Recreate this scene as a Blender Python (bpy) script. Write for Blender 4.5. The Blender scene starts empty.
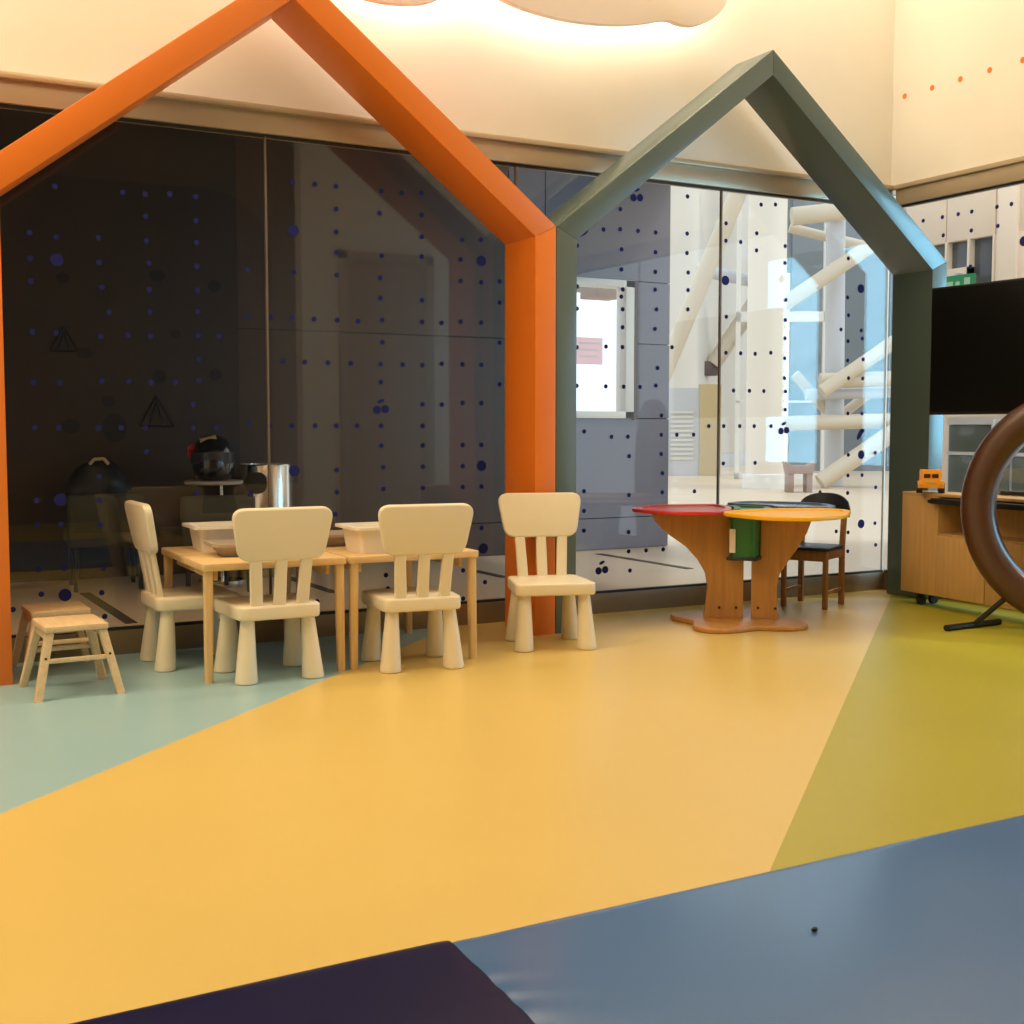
import bpy, bmesh, math, random
from mathutils import Vector, Matrix, noise
random.seed(4)
PI = math.pi
scene = bpy.context.scene
COL = scene.collection

# ------------------------------------------------------------------ materials
def mat(name, color, rough=0.5, metal=0.0, spec=0.5, coat=0.0):
    m = bpy.data.materials.new(name); m.use_nodes = True
    b = m.node_tree.nodes['Principled BSDF']
    b.inputs['Base Color'].default_value = (*color, 1)
    b.inputs['Roughness'].default_value = rough
    b.inputs['Metallic'].default_value = metal
    b.inputs['Specular IOR Level'].default_value = spec
    b.inputs['Coat Weight'].default_value = coat
    b.inputs['Coat Roughness'].default_value = 0.15
    return m

def vary(m, scale, amount, stretch=(1, 1, 1), c2=None, detail=4, bump=0.0, coord='Object'):
    """break the base colour up with stretched noise between itself and c2"""
    nt = m.node_tree; N = nt.nodes; L = nt.links
    b = N['Principled BSDF']
    c1 = list(b.inputs['Base Color'].default_value)
    if c2 is None: c2 = [c * (1 - amount) for c in c1[:3]]
    tc = N.new('ShaderNodeTexCoord'); mp = N.new('ShaderNodeMapping'); nz = N.new('ShaderNodeTexNoise')
    mp.inputs['Scale'].default_value = stretch
    nz.inputs['Scale'].default_value = scale; nz.inputs['Detail'].default_value = detail
    rp = N.new('ShaderNodeValToRGB')
    rp.color_ramp.elements[0].position = .32; rp.color_ramp.elements[1].position = .68
    rp.color_ramp.elements[0].color = (*c2[:3], 1); rp.color_ramp.elements[1].color = c1
    L.new(tc.outputs[coord], mp.inputs['Vector']); L.new(mp.outputs[0], nz.inputs['Vector'])
    L.new(nz.outputs['Fac'], rp.inputs['Fac']); L.new(rp.outputs['Color'], b.inputs['Base Color'])
    if bump:
        bp = N.new('ShaderNodeBump'); bp.inputs['Strength'].default_value = bump; bp.inputs['Distance'].default_value = .01
        L.new(nz.outputs['Fac'], bp.inputs['Height']); L.new(bp.outputs[0], b.inputs['Normal'])
    return m

def emit(name, color, strength):
    m = bpy.data.materials.new(name); m.use_nodes = True
    nt = m.node_tree; nt.nodes.clear()
    e = nt.nodes.new('ShaderNodeEmission'); o = nt.nodes.new('ShaderNodeOutputMaterial')
    e.inputs[0].default_value = (*color, 1); e.inputs[1].default_value = strength
    nt.links.new(e.outputs[0], o.inputs[0]); return m

def glass(name, tint=(1, 1, 1), base=0.034):
    """architectural glass: clear see-through plus a fresnel mirror"""
    m = bpy.data.materials.new(name); m.use_nodes = True
    nt = m.node_tree; nt.nodes.clear(); N = nt.nodes; L = nt.links
    o = N.new('ShaderNodeOutputMaterial'); mx = N.new('ShaderNodeMixShader')
    t = N.new('ShaderNodeBsdfTransparent'); g = N.new('ShaderNodeBsdfGlossy')
    t.inputs[0].default_value = (*tint, 1); g.inputs['Roughness'].default_value = 0.0
    lw = N.new('ShaderNodeLayerWeight'); lw.inputs['Blend'].default_value = .5
    pw = N.new('ShaderNodeMath'); pw.operation = 'POWER'; pw.inputs[1].default_value = 5
    ml = N.new('ShaderNodeMath'); ml.operation = 'MULTIPLY_ADD'
    ml.inputs[1].default_value = .9; ml.inputs[2].default_value = base
    L.new(lw.outputs['Facing'], pw.inputs[0]); L.new(pw.outputs[0], ml.inputs[0])
    L.new(ml.outputs[0], mx.inputs[0]); L.new(t.outputs[0], mx.inputs[1]); L.new(g.outputs[0], mx.inputs[2])
    L.new(mx.outputs[0], o.inputs[0]); return m

M = {}
M['cream'] = vary(mat('cream_paint', (.82, .78, .72), .7), 3, .03)
M['orange'] = mat('orange_lacquer', (.80, .20, .018), .42)
M['blue_frame'] = mat('light_blue_lacquer', (.080, .122, .120), .24, spec=.75)
M['yellow_floor'] = vary(mat('yellow_vinyl', (.69, .50, .155), .36, spec=.4), 1.2, .04)
M['teal_floor'] = vary(mat('teal_vinyl', (.31, .49, .55), .36, spec=.4), 1.2, .05)
M['green_floor'] = vary(mat('lime_vinyl', (.42, .36, .028), .38, spec=.35), 1.2, .06)
M['chair'] = mat('white_plastic', (.80, .715, .545), .45)
M['pine'] = vary(mat('pine', (.80, .56, .28), .5), 6, .18, (1, 10, 10))
M['pine_leg'] = vary(mat('pine_leg', (.78, .53, .25), .5), 6, .15, (12, 12, 1))
M['birch'] = vary(mat('birch', (.74, .54, .32), .5), 6, .14, (10, 1.5, 10))
M['bin'] = mat('white_bin_plastic', (.85, .78, .68), .4)
M['tray'] = mat('grey_tray_plastic', (.42, .35, .28), .45)
M['beech'] = vary(mat('beech_panel', (.52, .255, .07), .42), 3, .22, (14, 14, 1))
M['beech_base'] = vary(mat('beech_base', (.55, .27, .08), .4), 4, .2, (10, 2, 10))
M['maple'] = vary(mat('maple_laminate', (.62, .37, .14), .45), 3, .16, (16, 16, 1))
M['red'] = mat('red_plastic', (.62, .04, .035), .3)
M['yellow'] = mat('yellow_plastic', (.88, .45, .012), .45, spec=.3)
M['green'] = mat('green_plastic', (.02, .16, .03), .35)
M['navy_tray'] = mat('blue_grey_plastic', (.09, .13, .22), .25)
M['navy'] = mat('navy_plastic', (.012, .016, .035), .35)
M['chair_wood'] = vary(mat('brown_wood', (.36, .17, .06), .45), 5, .25, (12, 12, 1))
M['black'] = mat('black_plastic', (.012, .011, .010), .45)
M['rubber'] = mat('black_rubber', (.02, .018, .016), .7)
M['screen'] = mat('screen_glass', (.004, .004, .004), .28, spec=.25)
M['paper'] = mat('white_paper', (.8, .78, .74), .7)
M['toy'] = mat('toy_yellow', (.95, .36, .01), .35)
M['toy_dark'] = mat('toy_window', (.07, .012, .008), .3)
M['ring'] = vary(mat('brown_vinyl', (.072, .025, .010), .34, spec=.5, coat=.12), 4, .12)
M['mat_light'] = mat('light_blue_vinyl', (.06, .15, .36), .25, spec=.5, coat=.15)
M['mat_navy'] = mat('navy_vinyl', (.008, .009, .052), .3, spec=.16)
M['beam'] = vary(mat('beige_metal', (.50, .40, .28), .35, metal=.25), 2, .08)
M['curb'] = vary(mat('brown_kerb', (.27, .20, .12), .35, metal=.3), 2, .08)
M['dark_line'] = mat('dark_gasket', (.02, .017, .014), .6)
M['seal'] = mat('clear_sealant', (.16, .13, .10), .5)
M['sticker'] = mat('blue_sticker', (.022, .026, .15), .8, spec=.1)
M['decal_orange'] = mat('orange_sticker', (.72, .19, .02), .6)
M['glass'] = glass('pane_glass')
M['cloud'] = mat('cloud_board', (.97, .83, .74), .7)
M['led'] = emit('warm_led', (1, .86, .64), 14)
M['back_wall'] = vary(mat('brown_wall', (.30, .22, .15), .7), 2, .05)
M['arch'] = mat('dark_arch', (.06, .05, .045), .6)
M['door'] = vary(mat('door_veneer', (.42, .29, .17), .5), 3, .1, (12, 12, 1))
M['corridor_floor'] = vary(mat('beige_tile', (.72, .57, .41), .35, spec=.4), .6, .06)
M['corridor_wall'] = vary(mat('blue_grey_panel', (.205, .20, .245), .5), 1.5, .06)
M['corridor_shade'] = vary(mat('shade_brown_panel', (.070, .034, .015), .5), 1.5, .08)  # blue-grey wall with daylight falloff and warm reflections put into the colour
M['corridor_dark'] = vary(mat('dark_brown_panel', (.036, .019, .009), .55), 1.5, .15)  # on the left corridor wall this brown carries its shade
M['corridor_decal'] = mat('dark_decal', (.012, .009, .007), .7)
M['grille'] = mat('dark_floor_strip', (.06, .05, .04), .6)
M['white_wall'] = vary(mat('off_white_wall', (.70, .66, .58), .7), .6, .04)
M['grey_wall'] = vary(mat('blue_grey_wall', (.17, .195, .21), .6), .6, .08)
M['beige_panel'] = vary(mat('beige_panel', (.86, .70, .55), .5), .8, .05)
M['steel'] = mat('painted_steel', (.62, .53, .40), .4)
M['steel_grey'] = mat('grey_steel', (.55, .56, .58), .4)
M['column'] = mat('white_column', (.76, .69, .58), .5)
M['win_frame'] = mat('white_window_frame', (.80, .78, .72), .4)
M['pink'] = mat('pink_paper', (.85, .55, .62), .7)
_n = M['pink'].node_tree; _t = _n.nodes.new('ShaderNodeBsdfTranslucent'); _t.inputs[0].default_value = (1, .84, .88, 1)
_m = _n.nodes.new('ShaderNodeMixShader'); _m.inputs[0].default_value = .85
_n.links.new(_n.nodes['Principled BSDF'].outputs[0], _m.inputs[1]); _n.links.new(_t.outputs[0], _m.inputs[2])
_n.links.new(_m.outputs[0], _n.nodes['Material Output'].inputs[0])
M['brown_edge'] = mat('brown_edge', (.12, .08, .07), .5)
M['window_dark'] = mat('dark_pane', (.10, .10, .11), .2)
M['steel_bin'] = mat('brushed_steel', (.72, .66, .58), .22, metal=1)
M['helmet'] = mat('black_gloss', (.012, .011, .012), .12, coat=.5)
M['red_paint'] = mat('red_paint', (.45, .02, .015), .4)
M['tan'] = mat('tan_paint', (.55, .40, .22), .4)
M['table_white'] = mat('white_laminate', (.55, .45, .35), .5)
M['olive'] = mat('olive_fabric', (.05, .047, .028), .8)
M['exit_green'] = emit('exit_green', (.04, .20, .08), 1.0)
M['exit_mark'] = emit('exit_mark', (.28, .42, .26), 1.0)
M['ochre'] = mat('ochre_paint', (.55, .42, .22), .6)
M['green_glass'] = mat('cabinet_glass', (.15, .17, .14), .15)
M['bench'] = mat('brown_bench', (.33, .22, .17), .6)
M['metal_bolt'] = mat('dark_bolt', (.05, .04, .03), .4, metal=.8)

# ------------------------------------------------------------------ mesh helpers
def obj(name, bm, m, parent=None, smooth=True, angle=35):
    me = bpy.data.meshes.new(name)
    bmesh.ops.recalc_face_normals(bm, faces=bm.faces)
    bm.to_mesh(me); bm.free()
    mats = m if isinstance(m, (list, tuple)) else [m]
    for x in mats: me.materials.append(x)
    if smooth and len(me.polygons):
        me.polygons.foreach_set('use_smooth', [True] * len(me.polygons))
        me.set_sharp_from_angle(angle=math.radians(angle))
    o = bpy.data.objects.new(name, me); COL.objects.link(o)
    if parent: o.parent = parent
    return o

def tag(o, label=None, cat=None, group=None, kind=None):
    if label: o['label'] = label
    if cat: o['category'] = cat
    if group: o['group'] = group
    if kind: o['kind'] = kind
    return o

def thing(name, label, cat, loc=(0, 0, 0), rz=0, group=None, kind=None):
    o = bpy.data.objects.new(name, None); COL.objects.link(o)
    o.empty_display_size = .1
    o.location = loc; o.rotation_euler = (0, 0, rz)
    return tag(o, label, cat, group, kind)

def struct(name, bm, m, parent=None, **k):
    o = obj(name, bm, m, parent, **k)
    if not parent: o['kind'] = 'structure'
    return o

def BM(): return bmesh.new()

def add_box(bm, lo, hi, bevel=0.0, seg=2, mi=0):
    x0, y0, z0 = lo; x1, y1, z1 = hi
    v = [bm.verts.new(p) for p in ((x0,y0,z0),(x1,y0,z0),(x1,y1,z0),(x0,y1,z0),(x0,y0,z1),(x1,y0,z1),(x1,y1,z1),(x0,y1,z1))]
    fs = [bm.faces.new([v[i] for i in q]) for q in ((3,2,1,0),(4,5,6,7),(0,1,5,4),(1,2,6,5),(2,3,7,6),(3,0,4,7))]
    for f in fs: f.material_index = mi
    if bevel:
        es = list({e for f in fs for e in f.edges})
        bmesh.ops.bevel(bm, geom=es, offset=bevel, segments=seg, profile=.5, affect='EDGES')
    return v

def box(lo, hi, bevel=0.0, seg=2):
    bm = BM(); add_box(bm, lo, hi, bevel, seg); return bm

def add_prism(bm, pts, axis, a, b, bevel=0.0, seg=2, mi=0, caps_only=False):
    """extrude a polygon of 2-D points along an axis from a to b"""
    def p3(p, t):
        if axis == 'z': return (p[0], p[1], t)
        if axis == 'y': return (p[0], t, p[1])
        return (t, p[0], p[1])
    lo = [bm.verts.new(p3(p, a)) for p in pts]; hi = [bm.verts.new(p3(p, b)) for p in pts]
    fs = [bm.faces.new(lo[::-1]), bm.faces.new(hi)]
    n = len(pts)
    for i in range(n): fs.append(bm.faces.new((lo[i], lo[(i+1) % n], hi[(i+1) % n], hi[i])))
    for f in fs: f.material_index = mi
    if bevel:
        bmesh.ops.recalc_face_normals(bm, faces=fs)
        es = list(set(fs[0].edges) | set(fs[1].edges))
        bmesh.ops.bevel(bm, geom=es, offset=bevel, segments=seg, profile=.5, affect='EDGES')

def prism(pts, axis, a, b, bevel=0.0, seg=2):
    bm = BM(); add_prism(bm, pts, axis, a, b, bevel, seg); return bm

def round_poly(pts, r, n=6):
    """round the corners of a polygon"""
    out = []; k = len(pts)
    for i in range(k):
        p = Vector(pts[i]); a = (Vector(pts[i-1]) - p); b = (Vector(pts[(i+1) % k]) - p)
        rr = min(r, a.length * .48, b.length * .48)
        p0 = p + a.normalized() * rr; p1 = p + b.normalized() * rr
        for j in range(n + 1):
            t = j / n
            q = p0 * (1-t)**2 + p * 2*t*(1-t) + p1 * t*t
            out.append((q.x, q.y))
    return out

def add_tube(bm, a, b, r0, r1=None, n=20, mi=0, caps=True):
    r1 = r0 if r1 is None else r1
    a = Vector(a); b = Vector(b); d = (b - a).normalized()
    u = d.cross(Vector((0, 0, 1)) if abs(d.z) < .95 else Vector((1, 0, 0))).normalized(); w = d.cross(u)
    A = [bm.verts.new(a + (u*math.cos(t) + w*math.sin(t))*r0) for t in [2*PI*i/n for i in range(n)]]
    B = [bm.verts.new(b + (u*math.cos(t) + w*math.sin(t))*r1) for t in [2*PI*i/n for i in range(n)]]
    fs = [bm.faces.new((A[i], A[(i+1) % n], B[(i+1) % n], B[i])) for i in range(n)]
    if caps: fs += [bm.faces.new(A[::-1]), bm.faces.new(B)]
    for f in fs: f.material_index = mi

def tube(a, b, r0, r1=None, n=20):
    bm = BM(); add_tube(bm, a, b, r0, r1, n); return bm

def add_path(bm, pts, r, n=10):
    for i in range(len(pts) - 1): add_tube(bm, pts[i], pts[i+1], r, r, n)

def lathe(prof, n=32, center=(0, 0, 0), axis=None):
    """spin (radius, height) pairs round z"""
    bm = BM(); rings = []
    for r, z in prof:
        if r < 1e-5: rings.append([bm.verts.new((center[0], center[1], center[2] + z))])
        else: rings.append([bm.verts.new((center[0] + r*math.cos(2*PI*i/n), center[1] + r*math.sin(2*PI*i/n), center[2] + z)) for i in range(n)])
    for A, B in zip(rings, rings[1:]):
        for i in range(n):
            j = (i+1) % n
            if len(A) == 1 and len(B) == 1: continue
            if len(A) == 1: bm.faces.new((A[0], B[j], B[i]))
            elif len(B) == 1: bm.faces.new((A[i], A[j], B[0]))
            else: bm.faces.new((A[i], A[j], B[j], B[i]))
    return bm

def add_disc(bm, c, r, axis, t0, t1, n=14, sx=1.0, rot=0.0):
    pts = []
    for i in range(n):
        a = 2*PI*i/n
        x, y = r*sx*math.cos(a), r*math.sin(a)
        pts.append((c[0] + x*math.cos(rot) - y*math.sin(rot), c[1] + x*math.sin(rot) + y*math.cos(rot)))
    add_prism(bm, pts, axis, t0, t1)

def smooth_poly(pts, it=3):
    for _ in range(it):
        q = []
        for i in range(len(pts)):
            a, c = pts[i], pts[(i+1) % len(pts)]
            q += [(a[0]*.75 + c[0]*.25, a[1]*.75 + c[1]*.25), (a[0]*.25 + c[0]*.75, a[1]*.25 + c[1]*.75)]
        pts = q
    return pts
def area(p): return sum(p[i][0]*p[(i+1) % len(p)][1] - p[(i+1) % len(p)][0]*p[i][1] for i in range(len(p)))

def xform(bm, mtx):
    bmesh.ops.transform(bm, matrix=mtx, verts=bm.verts); return bm

def copy_tree(o, parent=None):
    c = o.copy(); COL.objects.link(c)
    if parent: c.parent = parent
    for ch in list(o.children): copy_tree(ch, c)
    return c

# ------------------------------------------------------------------ key planes (metres; X along the glass, Y away from the viewer)
YG = 5.811       # glass wall
XR = 5.933       # right glass wall
ZT = 2.43; ZB = .112; ZBEAM = 2.55; CEIL = 4.4
XL = -2.6; YB = -2.6

# ------------------------------------------------------------------ floor with its three colour fields
def half(poly, a, b, keep):
    """clip a convex polygon by the line a-b"""
    out = []
    def s(p): return ((b[0]-a[0])*(p[1]-a[1]) - (b[1]-a[1])*(p[0]-a[0])) * keep
    for i in range(len(poly)):
        p, q = poly[i], poly[(i+1) % len(poly)]
        if s(p) >= 0: out.append(p)
        if s(p) * s(q) < 0:
            t = s(p) / (s(p) - s(q)); out.append((p[0] + (q[0]-p[0])*t, p[1] + (q[1]-p[1])*t))
    return out
room = [(XL, YB), (XR, YB), (XR, YG), (XL, YG)]
la, lb = (.375, 3.545), (2.585, 5.565)      # teal / yellow
ga, gb = (1.914, 2.213), (5.80, 5.606)      # yellow / green
fl = BM()
for poly, mi in ((half(room, la, lb, 1), 0), (half(half(room, la, lb, -1), ga, gb, 1), 1), (half(room, ga, gb, -1), 2)):
    add_prism(fl, poly, 'z', -.06, 0, mi=mi)
struct('floor', fl, [M['teal_floor'], M['yellow_floor'], M['green_floor']], smooth=False)

# ------------------------------------------------------------------ room shell
struct('wall_rear_upper', box((XL - .2, YG, ZBEAM), (XR + .2, YG + .2, CEIL + .2)), M['cream'], smooth=False)
struct('wall_right_upper', box((XR, YB, ZBEAM), (XR + .2, YG, CEIL + .2)), M['cream'], smooth=False)
struct('wall_left', box((XL - .2, YB, 0), (XL, YG, CEIL)), M['cream'], smooth=False)
struct('wall_front', box((XL, YB - .2, 0), (XR, YB, CEIL)), M['back_wall'], smooth=False)
struct('ceiling', box((XL - .2, YB - .2, CEIL), (XR + .2, YG + .2, CEIL + .15)), M['cream'], smooth=False)
# partition with a door, right of the viewer
struct('wall_partition', box((3.57, 1.30, 0), (XR, 1.46, CEIL)), M['cream'], smooth=False)
d = BM(); add_box(d, (3.90, 1.46, 0), (3.98, 1.49, 2.57), .004); add_box(d, (4.72, 1.46, 0), (4.80, 1.49, 2.57), .004); add_box(d, (3.90, 1.46, 2.49), (4.80, 1.49, 2.57), .004)
door = struct('door_1', d, M['beam'])
obj('leaf', box((3.98, 1.462, .01), (4.72, 1.478, 2.49)), M['door'], door)
b = BM(); add_tube(b, (4.06, 1.478, 1.02), (4.06, 1.53, 1.02), .01); add_tube(b, (4.06, 1.53, 1.02), (4.19, 1.53, 1.02), .01)
obj('handle', b, M['steel_bin'], door)
# dark arch on the wall behind the viewer
ap = [(1.6, 0), (4.6, 0), (4.6, 3.0)] + [(3.85 + .75*math.cos(a), 3.0 + .75*math.sin(a)) for a in [PI*i/16 for i in range(1, 9)]] + [(2.35 + .75*math.cos(a), 3.0 + .75*math.sin(a)) for a in [PI/2 + PI*i/16 for i in range(0, 9)]]
struct('trim_arch', prism(ap, 'y', YB, YB + .05), M['arch'], smooth=False)
# beams above the glass
b = BM(); add_box(b, (XL, YG - .015, ZT), (XR, YG + .1, ZBEAM), .004); add_box(b, (XL, YG - .05, ZBEAM - .022), (XR, YG + .02, ZBEAM + .006), .004)
struct('trim_1', b, M['beam'])
b = BM(); add_box(b, (XR - .012, YB, ZT), (XR + .1, YG - .05, ZBEAM), .004); add_box(b, (XR - .03, YB, ZBEAM - .022), (XR + .02, YG - .05, ZBEAM + .006), .004)
struct('trim_2', b, M['beam'])
struct('baseboard_rear', box((XL, YG, -.02), (XR + .15, YG + .12, ZB), .003), M['curb'])
struct('baseboard_right', box((XR, YB, -.02), (XR + .12, YG, ZB), .003), M['curb'])

# ------------------------------------------------------------------ glass walls with their stickers
DOTS = [(0.91, 2.1), (1.3, 2.1), (1.2, 2.1), (1.41, 2.11), (1.53, 2.11), (1.53, 2.0), (1.3, 2.0), (0.8, 1.89), (0.91, 1.88), (1.09, 1.89), (1.3, 1.89), (1.53, 1.9), (0.8, 1.78), (1.09, 1.78), (1.31, 1.79), (1.53, 1.79), (1.77, 1.79), (0.8, 1.68), (1.1, 1.67), (1.53, 1.68), (1.31, 1.67), (1.13, 1.56), (1.31, 1.57), (1.53, 1.58), (1.77, 1.57), (0.8, 1.46), (0.9, 1.46), (1.09, 1.45), (1.21, 1.46), (1.31, 1.46), (1.53, 1.47), (1.63, 1.47), (1.53, 1.36), (0.8, 1.24), (0.91, 1.24), (1.09, 1.25), (1.21, 1.25), (1.31, 1.25), (1.42, 1.25), (1.53, 1.26), (1.5, 1.15), (0.8, 1.04), (0.9, 1.04), (1.07, 1.04), (1.17, 1.04), (1.28, 1.04), (1.5, 1.04), (1.61, 1.04), (1.77, 1.06), (1.28, 0.93), (2.0, 2.22), (2.11, 2.22), (2.22, 2.22), (2.46, 2.22), (2.57, 2.22), (2.68, 2.23), (2.22, 2.11), (2.45, 2.11), (2.68, 2.12), (2.22, 2.0), (2.68, 2.01), (2.91, 2.01), (3.02, 2.02), (2.22, 1.9), (2.46, 1.9), (2.68, 1.91), (2.9, 1.91), (2.0, 1.79), (2.22, 1.79), (2.45, 1.79), (2.9, 1.8), (3.02, 1.8), (3.13, 1.81), (2.45, 1.69), (2.68, 1.69), (3.13, 1.7), (1.88, 1.57), (1.99, 1.57), (2.1, 1.57), (2.22, 1.57), (2.33, 1.57), (2.46, 1.58), (2.68, 1.58), (2.79, 1.58), (2.9, 1.59), (3.02, 1.59), (2.46, 1.47), (3.13, 1.49), (1.94, 1.36), (2.05, 1.36), (2.17, 1.36), (2.29, 1.36), (2.45, 1.36), (2.57, 1.36), (2.68, 1.36), (2.79, 1.37), (2.91, 1.37), (3.02, 1.37), (2.45, 1.27), (3.13, 1.27), (2.68, 1.16), (2.79, 1.16), (2.91, 1.17), (3.02, 1.17), (1.87, 1.05), (1.98, 1.05), (2.1, 1.05), (2.21, 1.05), (2.32, 1.05), (2.45, 1.05), (2.68, 1.05), (2.45, 0.95), (2.68, 0.95), (2.91, 0.95), (3.02, 0.95), (2.21, 0.83), (2.46, 0.84), (2.68, 0.84), (2.91, 0.84), (2.21, 0.72), (2.46, 0.73), (2.68, 0.73), (2.91, 0.73), (3.02, 0.73), (3.89, 2.25), (4.35, 2.36), (3.89, 2.14), (3.78, 2.13), (4.01, 2.14), (4.13, 2.14), (3.61, 2.03), (3.9, 2.03), (4.13, 2.03), (4.35, 2.15), (4.63, 2.23), (3.9, 1.92), (4.35, 2.04), (3.61, 1.81), (3.9, 1.77), (4.13, 1.92), (4.13, 1.82), (4.14, 1.71), (4.36, 1.93), (4.36, 1.83), (4.36, 1.72), (4.63, 2.13), (4.74, 2.13), (4.89, 2.36), (5.0, 2.37), (4.64, 1.69), (3.61, 1.69), (3.61, 1.48), (4.13, 1.6), (4.25, 1.5), (3.8, 1.49), (3.91, 1.49), (3.91, 1.81), (3.91, 1.7), (3.91, 1.6), (3.61, 1.27), (3.8, 1.27), (3.92, 1.27), (4.03, 1.27), (4.14, 1.28), (4.15, 1.38), (4.18, 1.11), (3.66, 1.02), (3.84, 0.99), (3.95, 0.99), (4.18, 1.0), (4.29, 1.0), (4.41, 1.0), (4.64, 1.48), (4.75, 1.48), (4.86, 1.48), (4.98, 1.49), (4.7, 1.26), (4.82, 1.26), (4.93, 1.26), (4.52, 1.05), (4.63, 1.05), (4.75, 1.05), (4.86, 1.05), (4.99, 1.05), (3.96, 0.88), (4.18, 0.89), (4.19, 0.78), (4.19, 0.67), (4.63, 0.83), (4.87, 0.83), (3.96, 0.66), (3.66, 0.69), (4.42, 0.67), (3.66, 0.47), (3.96, 0.45), (3.96, 0.34), (4.08, 0.34), (4.2, 0.34), (3.97, 0.23), (4.86, 2.19), (4.86, 2.09), (5.08, 2.13), (5.08, 2.03), (5.09, 1.81), (5.09, 1.69), (5.09, 1.58), (5.09, 1.46), (5.09, 1.34), (5.1, 1.26), (5.1, 1.15), (5.54, 1.65), (5.71, 1.65), (5.59, 2.09), (5.59, 1.85), (5.6, 1.74), (5.6, 1.58), (5.72, 1.6), (5.6, 1.46), (5.73, 1.47), (5.61, 1.35), (5.73, 1.35), (5.61, 1.13), (5.73, 1.13), (5.74, 1.02), (5.62, 0.87), (5.62, 0.74), (5.74, 0.74), (5.62, 0.63), (5.63, 0.5), (5.63, 0.38), (5.63, 0.26), (5.85, 0.88), (5.86, 0.66), (5.86, 0.43), (5.87, 0.29), (5.39, 0.64), (5.4, 0.5), (5.28, 0.4), (5.28, 0.28), (5.53, 0.39), (5.53, 0.27), (1.07, 0.82), (1.07, 0.71), (0.8, 0.72), (0.8, 0.61), (0.9, 0.61), (1.07, 0.6), (0.81, 0.3), (1.07, 0.29), (1.08, 0.18), (0.8, 0.41), (0.91, 0.41), (1.08, 0.4), (0.69, 0.24), (2.2, 0.61), (1.77, 0.72), (2.1, 0.18), (1.51, 0.73), (2.47, 0.29), (2.48, 0.22), (3.02, 0.51), (3.04, 0.22), (2.91, 0.29), (2.91, 0.14), (3.66, 0.58)]
BIG = [(0.91, 1.78), (2.0, 1.99), (3.02, 1.91), (1.99, 0.83), (3.02, 0.84), (4.63, 1.9), (5.7, 1.91), (5.73, 0.87), (5.74, 0.43), (0.9, 0.72), (0.91, 0.29), (3.03, 0.4)]
RD = [(5.55, 2.31, False), (5.4, 2.31, False), (5.28, 2.31, False), (5.18, 2.31, False), (5.0, 2.31, False), (4.9, 2.31, False), (5.39, 2.2, False), (5.18, 2.2, False), (4.99, 2.2, False), (4.81, 2.09, True), (5.18, 1.99, False)]
CHERRY = [(4.0, 2.33), (3.78, .25), (5.09, 1.03), (2.45, 1.14)]
PILL = [(3.64, 2.10, .4), (5.715, 1.0, 1.0)]
def pane_window(n, x0, x1):
    w = struct('window_%d' % n, box((x0 + .003, YG + .010, ZB + .012), (x1 - .003, YG + .020, ZT)), M['glass'], smooth=False)
    g = BM(); add_box(g, (x0, YG + .004, ZB), (x1, YG + .026, ZB + .012)); add_box(g, (x0, YG + .004, ZT - .012), (x1, YG + .026, ZT))
    obj('gasket', g, M['dark_line'], w, smooth=False)
    obj('sealant_joint', box((x1 - .005, YG + .007, ZB + .012), (x1 + .005, YG + .023, ZT - .012)), M['win_frame'] if x1 > 5.9 else M['seal'], w, smooth=False)
    s = BM()
    for (px, pz) in DOTS:
        if x0 <= px < x1: add_disc(s, (px, pz), .0125, 'y', YG + .008, YG + .0097, 14)
    for (px, pz) in BIG:
        if x0 <= px < x1: add_disc(s, (px, pz), .028, 'y', YG + .008, YG + .0097, 20)
    for (px, pz) in CHERRY:
        if x0 <= px < x1:
            add_disc(s, (px - .022, pz - .01), .021, 'y', YG + .008, YG + .0097, 16)
            add_disc(s, (px + .022, pz - .006), .021, 'y', YG + .008, YG + .0097, 16)
            add_disc(s, (px, pz + .035), .009, 'y', YG + .008, YG + .0097, 10, 2.2, .4)
    for (px, pz, rr) in PILL:
        if x0 <= px < x1: add_disc(s, (px, pz), .016, 'y', YG + .008, YG + .0097, 16, 2.6, rr)
    if len(s.verts): obj('sticker_dots', s, M['sticker'], w, smooth=False)
    else: s.free()
edges = [XL, -2.23, -.865, .50, 1.865, 3.230, 4.597, XR]
for i in range(len(edges) - 1): pane_window(i + 1, edges[i], edges[i + 1])
def side_window(n, y0, y1):
    w = struct('window_%d' % n, box((XR + .010, y0 + .003, ZB + .012), (XR + .020, y1 - .003, ZT)), M['glass'], smooth=False)
    g = BM(); add_box(g, (XR + .004, y0, ZB), (XR + .026, y1, ZB + .012)); add_box(g, (XR + .004, y0, ZT - .012), (XR + .026, y1, ZT))
    obj('gasket', g, M['dark_line'], w, smooth=False)
    obj('sealant_joint', box((XR + .007, y0 - .005, ZB + .012), (XR + .023, y0 + .005, ZT - .012)), M['seal'], w, smooth=False)
    s = BM()
    for (py, pz, big) in RD:
        if y0 <= py < y1: add_disc(s, (py, pz), .028 if big else .0125, 'x', XR + .008, XR + .0097, 16)
    if len(s.verts): obj('sticker_dots', s, M['sticker'], w, smooth=False)
    else: s.free()
for i, (y0, y1) in enumerate(((4.42, YG), (3.04, 4.42), (1.46, 3.04))): side_window(8 + i, y0, y1)

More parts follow.
